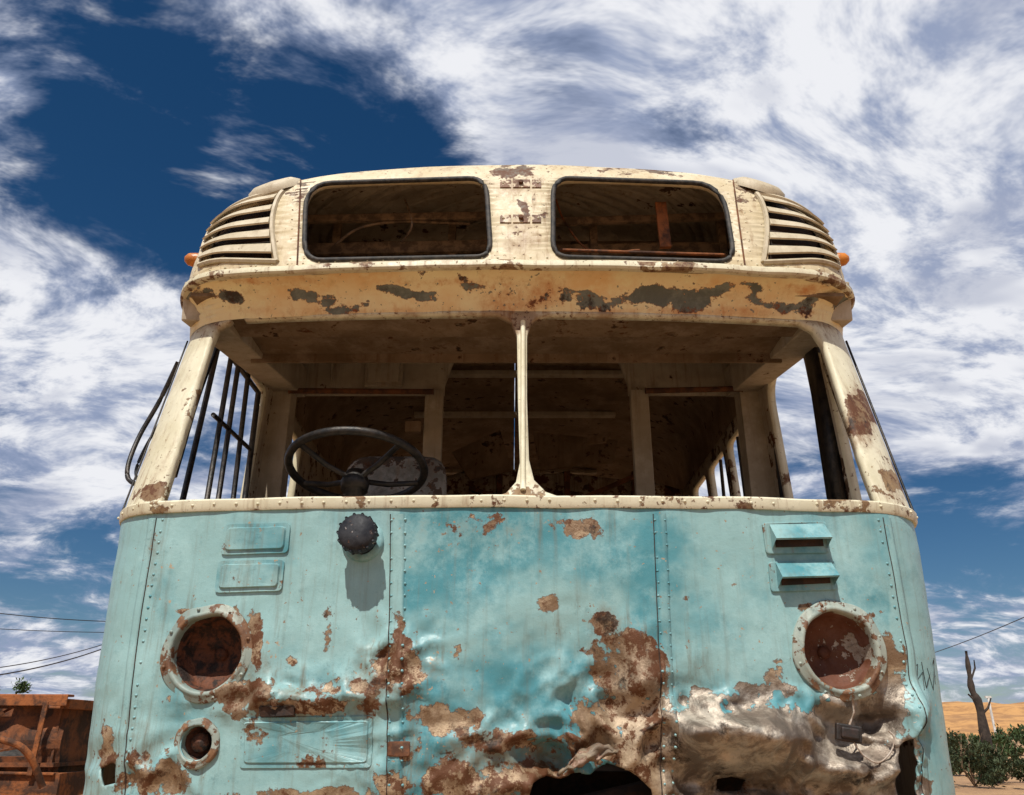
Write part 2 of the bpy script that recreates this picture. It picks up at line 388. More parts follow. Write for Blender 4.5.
def sweep(name,M,z0,prof,mat,s0=-7.52,s1=7.52,attr=None,wob=0):
    S=[s for s in np.concatenate([np.arange(s0,-1.32,.25) if s0<-1.32 else [],np.arange(max(s0,-1.32),min(1.32,s1),.02),np.arange(1.32,s1+.01,.25) if s1>1.32 else [s1]])]
    vs=[];fs=[];n=len(prof)
    for s in S:
        p=M(s,z0); nn=nrm(M,s,z0); nn.z=0; nn.normalize()
        for dn,dz in prof: vs.append(p+nn*(dn+wob*noise.noise(V((s*6,dz,1))))+V((0,0,dz+wob*noise.noise(V((s*4,dn,7))))))
    for i in range(len(S)-1):
        for k in range(n): fs.append((i*n+k,i*n+(k+1)%n,(i+1)*n+(k+1)%n,(i+1)*n+k))
    fs.append(tuple(range(n))); fs.append(tuple((len(S)-1)*n+k for k in range(n)))
    at=None
    if attr:
        px=[proj(v) if v.y<4 else (0,0) for v in vs]; at=attr(np.array([p[0] for p in px]),np.array([p[1] for p in px]),None)
    ob=mk(name,vs,fs,mat,bus,True,OFF,at,orient=None)
    md=ob.modifiers.new('es','EDGE_SPLIT'); md.split_angle=math.radians(40)
    return ob
sweep("waist_rail",LOWb,.6,[(-.02,.010),(.006,.010),(.010,.005),(.009,-.016),(.005,-.024),(-.004,-.024)],M_frame,wob=.005,
      attr=lambda U,W,A:{'wear':.26+.2*np.sin(U*.05)*np.sin(U*.013),'rust':.35+0*U,'tone':.05+0*U})
for s in np.arange(-1.34,1.35,.062): rivet(riv['c'],lambda a,b:LOWb(a,b)+nrm(LOWb,a,b)*.0095,s,.594,.0045,.005)
# ---------------------------------------------------------------- windscreen frame
oL=[(160,503),(176,452),(196,385),(209,342),(216,327),(232,319),(380,314),(498,313),(511,319),(517,334),(518,400),(520,462),(516,482),(506,493),(488,499),(330,501)]
oR=[(531,321),(536,317),(549,314),(680,316),(800,322),(815,329),(826,345),(845,405),(866,470),(879,504),(700,502),(566,499),(546,492),(534,480),(529,460),(527,400),(527,335)]
def frattr(U,W,A): 
    top=1/(1+np.exp((W-326)/3.0))
    return {'wear':blobs(U,W,[(190,400,8,30,.3),(862,410,14,22,.72),(893,480,20,20,.55),(525,496,30,10,.45),(150,492,20,12,.45)])+.13,
            'rust':blobs(U,W,[(862,410,22,45,.7),(520,325,40,14,.8),(205,325,25,20,.5),(838,325,25,20,.5),(895,480,20,50,.5),(150,480,30,60,.4)])+.08+.6*top,'tone':0*U+.05}
sheet("windscreen_frame",WS,[(-1.32,.6),(1.32,.6),(1.32,1.275),(-1.32,1.275)],[pxpoly(WS,oL),pxpoly(WS,oR)],.02,[M_frame,M_int],.028,frattr)
a=Acc(); a.tube([WS(inv(WS,523,v)[0],inv(WS,523,v)[1])+V((0,-.004,0)) for v in range(322,498,8)],.008,n=10); a.ob("centre_pillar_rib",M_frame,smooth=True)
def SOF(s,w):
    A=WS(s,1.272); B=UP(s,0)
    p=A.lerp(B,w); bul=math.sin(math.pi*w)*.022
    k=noise.noise(V((s*3,w,2)))*.008+noise.noise(V((s*11,w*2,5)))*.003
    return p+V((0,bul*.5+k,bul*.9+k))
def sofattr(U,W,A):
    wv=.05*np.sin(U*.11)+.05*np.sin(U*.047)
    return {'wear':blobs(U,W+5*np.sin(U*.07),[(218,297,46,10,.44),(310,298,44,9,.46),(345,306,30,6,.44),(405,292,44,7,.46),(482,292,26,6,.40),(640,299,90,9,.47),(720,290,60,7,.46),(590,294,34,6,.46),(780,303,60,9,.45),(840,305,18,10,.4)])+wv+.05,
            'rust':.15+blobs(U,W,[(520,300,50,34,.6),(350,312,130,7,.55),(700,312,140,8,.6),(450,283,60,6,.5),(270,280,60,6,.5),(800,290,50,8,.5)])+0*U,'tone':.06+.25*np.exp(-((U-210)/60)**2)+.25*np.exp(-((U-835)/60)**2)}
sheet("windscreen_header",SOF,[(-1.36,0),(1.36,0),(1.36,1),(-1.36,1)],[],(.015,.1),M_soffit,0,sofattr,orient=(0,5,2.5))
sweep("visor_moulding",UP,0,[(-.01,.018),(.008,.020),(.015,.012),(.016,-.003),(.010,-.009),(-.01,-.008)],M_frame,-1.4,1.4,wob=.006,
      attr=lambda U,W,A:{'wear':.30+.2*np.sin(U*.04),'rust':.5+0*U,'tone':.02+0*U})
for s in np.arange(-1.33,1.34,.055): rivet(riv['c'],UP,s,.34,.0038,.0035)
# ---------------------------------------------------------------- upper front
wL=rpoly([(306,184),(486,178),(491,257),(304,261)],[26,18,16,20])
wR=rpoly([(553,178),(722,184),(735,262),(553,257)],[18,30,18,16])
vL=[(207,203),(283,192),(277,262),(200,266)]; vR=[(756,194),(824,205),(838,268),(763,263)]
vLi=[(211,206),(278,197),(272,259),(206,262)]; vRi=[(761,199),(819,208),(832,263),(768,259)]
def upattr(U,W,A):
    return {'wear':blobs(U,W,[(300,190,8,30,.45),(520,170,50,8,.40),(740,190,12,40,.42),(525,220,24,26,.32),(250,200,60,12,.3),(780,195,50,10,.4),(870,280,30,20,.4),(400,172,60,5,.3),(640,172,70,5,.35)])+.09,
            'rust':blobs(U,W,[(520,185,50,22,.6),(522,225,30,46,.6),(300,225,10,60,.6),(742,225,12,60,.6),(400,268,130,8,.6),(650,270,130,8,.65),(230,270,60,10,.5),(800,275,60,10,.6),(600,168,90,8,.5),(430,168,80,7,.4)])+.09,'tone':0*U+.0}
sheet("upper_front_panel",UP,[(-1.36,0),(1.36,0),(1.36,10),(-1.36,10)],[pxpoly(UP,wL),pxpoly(UP,wR),pxpoly(UP,vLi),pxpoly(UP,vRi)],(.022,.17),[M_cream,M_int],.02,upattr)
a=Acc()
for w in (wL,wR):
    a.tube([UP(*inv(UP,*p))+nrm(UP,*inv(UP,*p))*(.001+.002*noise.noise(V((p[0]*.1,p[1]*.1,0)))) for p in w],.0085,True)
a.ob("window_gasket",M_black,smooth=True)
M_cream2=weath("vent_paint",(.44,.37,.25),(.55,.48,.35),bA=(.26,.19,.11),bB=(.13,.10,.07),thr=.70,streak=.35,rough=.55,stain=(.2,.13,.07),grime=.4,grs=30)
def louver(vo,vi):
    fr=Acc(); q=[inv(UP,*p) for p in vo]
    def at(fu,fv,h=0):
        s=(q[0][0]*(1-fu)+q[1][0]*fu)*(1-fv)+(q[3][0]*(1-fu)+q[2][0]*fu)*fv
        t=(q[0][1]*(1-fu)+q[1][1]*fu)*(1-fv)+(q[3][1]*(1-fu)+q[2][1]*fu)*fv
        return UP(s,t)+nrm(UP,s,t)*h
    N=16
    for (a0,a1) in (((0,0),(1,0)),((1,0),(1,1)),((1,1),(0,1)),((0,1),(0,0))):
        fr.tube([at(a0[0]+(a1[0]-a0[0])*k/N,a0[1]+(a1[1]-a0[1])*k/N,.003) for k in range(N+1)],.009,n=6)
    for i in range(5):
        f0=.03+i*.19; vs=[];n=14; wb=random.uniform(-.01,.01)
        for k in range(n+1):
            fu=.03+.94*k/n
            vs+=[at(fu,f0+wb,.002),at(fu,f0+.03,.009),at(fu,f0+.130,.018),at(fu,f0+.140,.013),at(fu,f0+.04,-.006)]
        fs=[(k*5+j,k*5+(j+1)%5,k*5+5+(j+1)%5,k*5+5+j) for k in range(n) for j in range(5)]
        fs+= [(0,1,2,3,4),tuple(n*5+j for j in range(5))]
        fr.add(vs,fs)
    fr.ob("louvre_vent",M_cream2)
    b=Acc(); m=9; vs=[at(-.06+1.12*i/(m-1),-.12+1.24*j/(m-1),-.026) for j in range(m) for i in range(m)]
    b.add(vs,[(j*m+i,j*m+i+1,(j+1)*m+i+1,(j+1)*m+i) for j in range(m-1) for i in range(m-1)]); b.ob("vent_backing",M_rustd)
louver(vL,vLi); louver(vR,vRi)
a=Acc()
for sg in (-1,1):
    p=UP(sg*1.07,3.75); n=nrm(UP,sg*1.07,3.75)
    a.lathe(p-n*.02,n,[(.10,0),(.095,.022),(.07,.036),(.01,.042)],24)
a.ob("vent_cowl",M_cream2,smooth=True)
for P in ([(301,176),(297,272)],[(733,180),(746,274)]):
    pts=pline(UP,P,30); a=Acc(); a.tube([UP(*q)+nrm(UP,*q)*.001 for q in pts],.003,n=6); a.ob("panel_seam",M_rust,smooth=True)
    for du in(-7,7):
        for s,t in pline(UP,[(P[0][0]+du,P[0][1]+4),(P[1][0]+du,P[1][1]-4)],10): rivet(riv['c'],UP,s,t,.0035,.003)
a=Acc()
for v in (184,219):
    for (u0,u1) in ((500,511),(513,530),(532,541)):
        q=[inv(UP,u,w) for u,w in ((u0,v-4+abs(521-u0)*.05),(u1,v-4+abs(521-u1)*.05),(u1,v+4),(u0,v+4))]
        top=[UP(*k)+nrm(UP,*k)*.004 for k in q]; bot=[UP(*k)-nrm(UP,*k)*.004 for k in q]
        a.add(top+bot,[(0,1,2,3),(0,4,5,1),(1,5,6,2),(2,6,7,3),(3,7,4,0)])
    for u in (503,521,538):
        rivet(riv['c'],lambda s,t:UP(s,t)+nrm(UP,s,t)*.004,*inv(UP,u,v),.004,.005)
a.ob("hinge_plates",weath("hinge_paint",(.40,.30,.18),(.5,.40,.26),bA=(.17,.07,.03),bB=(.1,.045,.02),thr=.50,chip=40))
a=Acc()
for v in (184,219):
    s,t=inv(UP,521,v); a.lathe(UP(s,t),nrm(UP,s,t),[(.008,.0),(.008,.014),(.001,.015)],10)
a.ob("hinge_bolts",M_rust)
riv['t'].ob("body_rivets",M_teal,smooth=True); riv['c'].ob("trim_rivets",M_frame,smooth=True)
# destination box interior
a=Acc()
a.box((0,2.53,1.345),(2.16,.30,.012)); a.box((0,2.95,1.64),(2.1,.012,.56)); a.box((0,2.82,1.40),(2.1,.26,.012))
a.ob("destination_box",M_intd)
a=Acc()
for z,y,h in ((1.50,2.62,.03),(1.60,2.75,.045),(1.73,2.7,.05),(1.44,2.55,.02),(1.80,2.6,.03)):
    a.box((-.40,y,z),(.95,.02,h),Matrix.Rotation(.04*random.uniform(-1,1),3,'Y')); a.box((.42,y+.03,z+.01),(.95,.02,h),Matrix.Rotation(.04*random.uniform(-1,1),3,'Y'))
a.box((0,2.45,1.62),(.05,.05,.5))
for x in (-.7,-.25,.3,.8): a.box((x,2.72,1.62),(.03,.03,.5))
a.ob("box_battens",M_wood,bevel=.003)
a=Acc(); p=unp(663,225,2.48); a.box(p,(.04,.015,.19),Matrix.Rotation(-.03,3,'Y'))
a.tube(curve([unp(556,200,2.6),unp(565,222,2.58),unp(590,250,2.5),unp(640,250,2.46)]),.004)
a.tube([unp(560,250,2.42),unp(725,255,2.45)],.006)
a.ob("box_strut",M_orust,bevel=.002)
a=Acc(); a.tube(curve([unp(335,245,2.6),unp(360,228,2.56),unp(400,222,2.6),unp(470,224,2.6)]),.005); a.tube(curve([unp(405,200,2.6),unp(412,225,2.5),unp(400,245,2.6)]),.004)
a.ob("loose_cable",M_wood)
# ---------------------------------------------------------------- sides
def hs(z): return float(np.interp(z,[-.45,-.14,.2,.6,1.5],[1.169,1.184,1.195,1.202,1.156]))
def SD(sg): return lambda y,z: V((sg*hs(z),y,z))
def rr(y0,y1,z0,z1,r=.07,y0t=None): return rpoly([(y0,z0),(y1,z0),(y1,z1),(y0 if y0t is None else y0t,z1)],[.02,.03,r,r])
wleft=[rr(2.6,3.42,.64,1.44,.06,2.76)]+[rr(y,y+.62,.64,1.42) for y in (5.55,6.27,6.99)]
wleft.append(rr(3.72,4.10,.64,1.42))
wright=[rr(2.6,2.76,.64,1.40,.02,2.80),rr(2.92,3.40,.64,1.47,.13)]+[rr(y,y+.36,.64,1.43,.05) for y in (3.78,4.22,4.66,5.1)]+[rr(y,y+.62,.64,1.42) for y in (5.6,6.32,7.04)]
def arch(y): return [(y+.46*math.cos(t),-.4+.46*math.sin(t)) for t in np.linspace(0.02,math.pi-.02,20)]
for sg,W in ((-1,wleft),(1,wright)):
    lo=[(2.54,-.45),(YE,-.45),(YE,.598),(2.52,.598)]
    f=SD(sg)
    sheet("side_panel",f,lo,[arch(3.35),arch(7.0)],.06,[M_teal,M_int],.02,lambda U,Vv,A:{'wear':np.array([.35*(.5+noise.noise(V((a*1.5,b*3,3)))) for a,b in A]),'rust':0*U+.3,'tone':0*U+.08},jit=.1)
    sheet("side_window_frame",f,[(2.535,.6),(YE,.6),(YE,1.5),(2.63,1.5),(2.665,1.27)],W,.05,[M_frame,M_int],.035,lambda U,Vv,A:{'wear':0*U+.2,'rust':0*U+.2,'tone':0*U},jit=.1)
for sg in (-1,1):
    S=np.linspace(1.35,7.52,26); TT=np.linspace(.95,10,46); vs=[UP(sg*s,t) for s in S for t in TT]; n=len(TT)
    fs=[(i*n+j,i*n+j+1,(i+1)*n+j+1,(i+1)*n+j) for i in range(len(S)-1) for j in range(n-1)]
    mk("roof_shell",vs,fs,[M_cream,M_intd],bus,True,OFF,solid=.02,orient=(0,5,.7))
prof=[(-1.142,-.45),(-1.157,-.14),(-1.2,.6),(-1.16,1.5)]+[(-max(cr(UH,t),0),cr(UZ,t)-.03*min(1,t/5)*(cr(UH,t)/1.17)**2) for t in np.linspace(1.5,9.9,14)]
prof=prof+[(-a,b) for a,b in prof[::-1]]
sheet("rear_wall",lambda a,b:V((a,YE,b)),prof,[rr(-.8,-.06,.7,1.35),rr(.06,.8,.7,1.35)],.08,[M_teal,M_int],.02,jit=.1)
# ---------------------------------------------------------------- interior
a=Acc(); a.box((0,5.5,-.28),(2.25,5.7,.05)); a.box((0,5.4,-.42),(.9,6.0,.14)); a.ob("floor",M_intd)
hdr=[(-1.15,1.50),(-.34,1.50),(-.34,1.55),(-.30,1.68),(-.18,1.77),(0,1.81),(.2,1.81),(.38,1.77),(.5,1.68),(.54,1.55),(.54,1.50),(1.15,1.50),(1.1,1.74),(.95,1.86),(.5,1.93),(-.5,1.93),(-.95,1.86),(-1.1,1.74)]
sheet("bulkhead",lambda a,b:V((a,3.62,b)),hdr,[],.05,M_int,.02,lambda U,W,A:{'wear':0*U+.05,'rust':0*U+.15,'tone':0*U+.1},jit=.1)
a=Acc()
for x in (-.385,.585): a.box((x,3.60,.62),(.085,.05,1.78))
for x in (-1.10,1.10): a.box((x,3.56,.62),(.12,.10,1.78))
a.box((-.88,3.59,1.67),(.01,.02,.28))
a.box((-.63,3.595,1.665),(.18,.02,.27)); a.box((-.63,3.582,1.665),(.15,.02,.23)); a.box((-.63,3.57,1.70),(.012,.012,.05))
a.beam((-1.07,2.45,1.36),(-1.07,3.62,1.56),.13,.14); a.beam((1.07,2.45,1.36),(1.07,3.62,1.56),.13,.14)
for y in (4.3,4.95,6.2,7): a.box((0,y,1.91),(1.3,.05,.03))
a.ob("interior_posts",M_int,bevel=.008)
sheet("inner_partition",lambda a,b:V((a,5.35+.07*noise.noise(V((a*3,b*3,0))),b)),[(-1.15,.2),(1.15,.2),(1.15,1.5),(.9,1.56),(.3,1.64),(-.3,1.64),(-.9,1.56),(-1.15,1.5)],[],.05,M_int,.02,lambda U,W,A:{'wear':0*U+.30,'rust':0*U+.7,'tone':0*U+.1},jit=.1)
a=Acc()
for x in (-.7,-.1,.35,.8): a.box((x,5.27,1.0),(.04,.03,1.25))
a.beam((-1.1,5.25,1.35),(1.1,5.25,1.42),.03,.04); a.beam((-.3,5.23,1.5),(.35,5.23,1.3),.02,.03); a.beam((.3,5.2,1.36),(.9,5.2,1.62),.02,.03)
a.tube([V((-1.05,3.5,1.47)),V((-.38,3.5,1.465))],.014); a.tube([V((.6,3.5,1.47)),V((1.05,3.5,1.48))],.014)
a.tube([V((-.2,3.2,-.2)),V((-.2,3.2,.4))],.02)
a.ob("rusty_brackets",M_rust,bevel=.003)
a=Acc()
def cushion(A,c,w,h,d,tilt=0):
    R=Matrix.Rotation(tilt,3,'X'); vs=[]
    o=rpoly([(-w/2,-h/2),(w/2,-h/2),(w/2,h/2),(-w/2,h/2)],[.03,.03,.09,.09],4)
    for y,k in ((-d/2,.92),(-d/2*.6,1),(d/2*.6,1),(d/2,.92)): vs+=[V(c)+R@V((p[0]*k,y,p[1]*k)) for p in o]
    m=len(o); fs=[(i*m+k,i*m+(k+1)%m,(i+1)*m+(k+1)%m,(i+1)*m+k) for i in range(3) for k in range(m)]+[tuple(range(m))[::-1],tuple(3*m+k for k in range(m))]
    A.add(vs,fs)
cushion(a,(-.48,3.15,.76),.40,.55,.12,-.15); cushion(a,(-.48,2.98,.32),.48,.12,.45)
for y in (4.2,4.9):
    for x in (-.7,.72): cushion(a,(x,y,.72),.8,.85,.1,-.12); cushion(a,(x,y-.25,.25),.8,.12,.42)
M_seat=weath("torn_seat",(.16,.15,.13),(.50,.48,.43),bA=(.03,.03,.03),bB=(.1,.07,.05),thr=.51,chip=14,rough=.9)
a.ob("seats",M_seat,smooth=True)
a=Acc()
def chip3(A,pts,y):
    p=[unp(x,z,y) for x,z in pts]; A.add(p+[q+V((0,.03,0)) for q in p],[(0,1,2,3),(4,7,6,5),(0,4,5,1),(1,5,6,2),(2,6,7,3),(3,7,4,0)])
chip3(a,((592,436),(612,432),(606,442),(586,444)),4.6); chip3(a,((396,462),(418,468),(415,500),(380,500)),3.9); chip3(a,((533,432),(618,440),(614,462),(540,470)),5.1); chip3(a,((452,452),(500,430),(512,470),(470,480)),5.1)
a.box((-.47,3.53,1.30),(.07,.03,.05)); a.ob("loose_fittings",M_intd)
a=Acc(); a.box((0,2.50,.44),(2.1,.34,.06)); a.box((-.5,2.62,.50),(.5,.16,.12)); a.ob("dashboard",M_int,bevel=.015)
a=Acc(); c=unp(357,468,2.74); tl=math.radians(14); R=Matrix.Rotation(-tl,3,'X'); Rr=.234
ring=[c+R@V((Rr*math.cos(t),Rr*math.sin(t),0)) for t in np.linspace(0,2*math.pi,49)[:-1]]
a.tube(ring,.0145,True,10)
hub=c+R@V((0,0,-.05))
for t in (.45,math.pi-.45,math.pi+.75,-.75):
    e=c+R@V((Rr*math.cos(t),Rr*math.sin(t),0)); a.tube([hub,hub.lerp(e,.5)+R@V((0,0,-.012)),e],.010)
a.lathe(hub+R@V((0,0,-.04)),R@V((0,0,1)),[(.001,0),(.045,0),(.05,.03),(.035,.07),(.001,.075)],20)
a.tube([hub,hub+V((0,-.16,-.75))],.03,n=14)
a.ob("steering_wheel",M_bmetal,smooth=True)
a=Acc(); X=-1.15
for y,yt in ((2.72,2.86),(2.95,3.0),(3.07,3.09),(3.25,3.22)): a.tube([(X,y,.6),(X,yt,1.44)],.011)
a.tube([(X,2.64,.8),(X,2.84,1.41),(X,3.38,1.41),(X,3.38,.62)],.013); a.tube([(X,2.9,1.12),(X,3.38,1.14)],.009)
a.box((1.135,2.83,1.0),(.03,.10,.9)); a.tube([(1.15,2.91,.6),(1.15,2.93,1.46)],.012)
a.tube([(1.15,3.43,.6),(1.15,3.43,1.45)],.014)
a.tube([(1.15,3.95,.6),(1.15,4.0,1.42)],.01); a.tube([(1.15,4.4,.6),(1.15,4.38,1.42)],.01); a.tube([(1.15,3.8,1.05),(1.15,5.2,1.05)],.01)
a.ob("window_bars",M_bmetal,smooth=True)
# ---------------------------------------------------------------- front fittings
def place(u,v,M=LOW):
    s,z=inv(Mb(M),u,v); return M(s,z),nrm(Mb(M),s,z),s,z
M_ring=weath("lamp_ring",(.20,.27,.25),(.34,.37,.31),bA=(.26,.14,.07),bB=(.12,.055,.028),thr=.53,rough=.5,streak=.3,chip=26,grime=.7)
M_bowl=simple("lamp_bowl",(.14,.045,.018),(.018,.009,.006),34,.65,.1,bump=1.0)
M_bowl2=weath("lamp_bowl_flaked",(.07,.024,.012),(.13,.042,.018),bA=(.46,.42,.36),bB=(.28,.23,.18),thr=.565,chip=9,rough=.6,streak=.1,bump=.8,stain=(.07,.02,.01))
for (u,v),R0,mb in ((HLl,.100,M_bowl),(HLr,.103,M_bowl2)):
    s,z=inv(LOWb,u,v); p=LOWb(s,z); n=nrm(LOWb,s,z)
    a=Acc(); a.lathe(p,n,[(R0+.026,-.016),(R0+.025,.004),(R0+.022,.007),(R0+.010,.007),(R0+.008,.010),(R0+.002,.012),(R0-.003,.009),(R0-.005,.0),(R0-.006,-.03)],56,.05)
    for k in range(8):
        t=k*math.pi/4+.3; x=n.cross(V((0,0,1))).normalized(); y=n.cross(x)
        a.lathe(p+(x*math.cos(t)+y*math.sin(t))*(R0+.016)+n*.007,n,[(.005,0),(.004,.003),(.001,.004)],8)
    a.ob("headlamp_ring",M_ring,smooth=True)
    a=Acc(); a.lathe(p,n,[(R0-.004,-.014),(R0-.010,-.035),(R0*.85,-.060),(R0*.6,-.08),(R0*.3,-.09),(.001,-.092)],40,.08); 
    a.lathe(p-n*.091,n,[(.018,0),(.016,.012),(.001,.014)],14); a.ob("headlamp_bowl",mb,smooth=True)
p,n,s,z=place(197,743); a=Acc(); a.lathe(p,n,[(.060,-.01),(.060,.003),(.055,.006),(.048,.006),(.044,.010),(.041,.004),(.040,-.03)],32,.06); a.ob("foglamp_ring",M_ring,smooth=True)
a=Acc(); a.lathe(p,n,[(.041,-.02),(.03,-.04),(.001,-.05)],24); a.lathe(p-n*.03,n,[(.024,0),(.022,.015),(.001,.02)],16); a.ob("foglamp_bowl",M_bowl,smooth=True)
p,n,s,z=place(363,541); kn=(n+V((0,0,.10))).normalized(); a=Acc(); a.lathe(p,kn,[(.058,-.012),(.057,.004),(.05,.009),(.04,.010)],28,.05); a.ob("filler_collar",M_teal,smooth=True)
a=Acc(); a.lathe(p,kn,[(.036,0),(.038,.035),(.044,.04),(.050,.045),(.052,.06),(.050,.078),(.042,.088),(.012,.092),(.001,.092)],28)
for k in range(14):
    t=k*math.pi/7; x=kn.cross(V((0,0,1))).normalized(); y=kn.cross(x); q=p+(x*math.cos(t)+y*math.sin(t))*.050; a.tube([q+kn*.048,q+kn*.08],.0045,n=6)
M_knob=weath("knob_black",(.006,.007,.010),(.012,.014,.02),bA=(.42,.46,.48),bB=(.25,.27,.27),thr=.60,chip=60,rough=.5,streak=0,grime=0,stain=(.02,.015,.01),spec=.2)
a.ob("filler_cap",M_knob,smooth=True)
def plate(name,pts,h,mat,r=5,rim=True,wear=.25):
    o=rpoly(pts,r,3); P=resamp([inv(LOWb,*q) for q in o],(.015,.015)); cx=sum(q[0] for q in P)/len(P); cz=sum(q[1] for q in P)/len(P)
    vs=[];m=len(P); hx=max(abs(q[0]-cx) for q in P); hz=max(abs(q[1]-cz) for q in P)
    rings=[(0,-.004),(0,h*.5),(.010,h*.5),(.013,h),(.016,h),(.6,h)] if rim else [(0,-.004),(0,h),(.002,h*1.15)]
    for w,hh in rings:
        for q in P:
            if w==.6: s,z=cx+(q[0]-cx)*.4,cz+(q[1]-cz)*.4
            else: s,z=cx+(q[0]-cx)*(1-w/hx),cz+(q[1]-cz)*(1-w/hz)
            vs.append(LOW(s,z)+nrm(LOWb,s,z)*hh)
    L=len(rings)
    fs=[(i*m+k,i*m+(k+1)%m,(i+1)*m+(k+1)%m,(i+1)*m+k) for i in range(L-1) for k in range(m)]+[tuple((L-1)*m+k for k in range(m))]
    mk(name,vs,fs,mat,bus,False,OFF,{'wear':[wear]*len(vs),'rust':[.3]*len(vs),'tone':[.05]*len(vs)},orient=None)
plate("vent_cover",[(225,525),(291,523),(288,553),(221,555)],.012,M_teal)
plate("vent_cover",[(219,561),(285,560),(282,591),(215,593)],.012,M_teal)
plate("vent_base",[(762,523),(826,522),(829,553),(766,554)],.006,M_teal,4,False)
plate("vent_base",[(768,562),(834,561),(837,590),(771,592)],.006,M_teal,4,False)
def scoop(pts):
    q=[inv(LOWb,*k) for k in pts]; a=Acc(); (s0,z0),(s1,z1),(s2,z2),(s3,z3)=q
    def P(s,z,h): return LOW(s,z)+nrm(LOWb,s,z)*h
    zm0=z0*.35+z3*.65; zm1=z1*.35+z2*.65
    vs=[P(s0,z0,.008),P(s1,z1,.008),P(s1,zm1,.045),P(s0,zm0,.045), P(s0,z0-.004,.004),P(s1,z1-.004,.004),P(s1,zm1-.004,.041),P(s0,zm0-.004,.041),P(s0,z3,.006),P(s1,z2,.006)]
    a.add(vs,[(0,1,2,3),(4,7,6,5),(3,2,6,7),(0,3,7,4),(1,5,6,2),(0,3,8),(1,9,2)])
    a.ob("vent_scoop",M_teal)
    d=Acc(); d.add([P(s0+.01,z0-.008,.0095),P(s1-.01,z1-.008,.0095),P(s1-.01,z2+.006,.0095),P(s0+.01,z3+.006,.0095)],[(0,1,2,3)]); d.ob("vent_shade_sheet",M_rustd)  # no hole here: flat dark sheet, shade under the scoop put into its colour
scoop([(769,525),(823,524),(825,549),(773,550)]); scoop([(775,563),(830,563),(833,586),(778,588)])
plate("access_plate",[(241,718),(374,716),(372,767),(240,768)],.007,M_teal,4,True,.36)
plate("bracket_plate",[(389,741),(411,741),(411,756),(389,756)],.006,M_rust,2,False)
plate("bracket_plate",[(262,706),(298,706),(298,717),(262,717)],.006,M_rustd,2,False)
a=Acc(); n1,n2=22,9; vs=[]
for i in range(n1+1):
    for j in range(n2+1):
        u=556+58*i/n1+5*j/n2; v=776-22*i/n1-(j/n2)*20*math.sin(math.pi*(i+1.5)/(n1+3))+4*noise.noise(V((i*.35,0,j*.2)))
        s,z=inv(LOWb,u,v); vs.append(LOWb(s,z)+nrm(LOWb,s,z)*(.0+.024*math.sin(math.pi*j/n2)*math.sin(math.pi*(i+1)/(n1+2))+.022*noise.noise(V((i*.22,j*.3,2)))))
a.add(vs,[(i*(n2+1)+j,(i+1)*(n2+1)+j,(i+1)*(n2+1)+j+1,i*(n2+1)+j+1) for i in range(n1) for j in range(n2)])
a.ob("torn_flap",weath("bent_metal",(.22,.13,.09),(.33,.23,.165),thr=.50,rough=.5,stain=(.14,.06,.03)),smooth=True,solid=.004)
a=Acc(); a.box((0,2.62,-.25),(2.1,.06,.30)); a.box((.2,2.45,-.2),(1.2,.10,.08)); a.tube([(-.4,2.4,-.12),(.0,2.36,-.2),(.5,2.42,-.1)],.02); a.ob("chassis_crossmember",M_rustd)
p,n,s,z=place(846,733); p=LOWb(s,z); q=p+n*.012
a=Acc(); a.box(q,(.065,.018,.042),Matrix.Rotation(.15,3,'Y')); a.box(q+V((.0,-.012,0)),(.045,.012,.026),Matrix.Rotation(.15,3,'Y')); 
a.ob("hanging_reflector",simple("reflector",(.04,.02,.015),(.015,.012,.01),20,.6),bevel=.004)
def pb(u,v,h): 
    s,z=inv(LOWb,u,v); return LOWb(s,z)+nrm(LOWb,s,z)*max(h,disp(LOWb(s,z),s)+.006)
a=Acc(); a.tube([pb(u,v,.012) for u,v in ((850,698),(852,712),(848,722),(846,728))],.003)
a.tube(curve([pb(u,v,.02) for u,v in ((850,742),(860,755),(874,762),(886,752),(890,738),(884,730))]),.0022); a.ob("wire",simple("pale_wire",(.5,.44,.38),(.3,.22,.16),20,.6),smooth=True)
a=Acc()
for L in (((912,668),(918,664),(917,680),(923,672),(922,690)),((922,662),(926,688),(934,660),(936,684)),((914,684),(936,676)),((928,668),(934,690),(940,658))):
    pts=[place(u,v) for u,v in L]; a.tube([x[0]+x[1]*.0005 for x in pts],.001,n=5)
a.ob("scribble_marks",M_bmetal)
a=Acc()
for sx in (-1,1):
    p=UP(math.copysign(1.25,sx),1.55); n=V((sx,-.25,0)).normalized()
    a.lathe(p-n*.010,n,[(.026,0),(.026,.020),(.022,.042),(.010,.054),(.001,.056)],18)
a.ob("clearance_lamps",M_amber,smooth=True)
a=Acc()
a.tube(curve([unp(178,362,2.62),unp(160,400,2.66),unp(140,435,2.66),unp(129,462,2.62),unp(128,478,2.6),unp(137,485,2.58)]),.008)
a.tube(curve([unp(184,372,2.66),unp(166,412,2.7),unp(146,446,2.7),unp(136,470,2.66),unp(139,484,2.6)]),.005)
a.tube([WS(1.22,.60+.66*k/14)+nrm(WS,1.22,.60+.66*k/14)*.006 for k in range(15)],.004)
a.tube([WS(-1.22,.60+.66*k/14)+nrm(WS,-1.22,.60+.66*k/14)*.006 for k in range(15)],.003)
a.ob("mirror_bracket",M_bmetal,smooth=True)
a=Acc(); b=Acc()
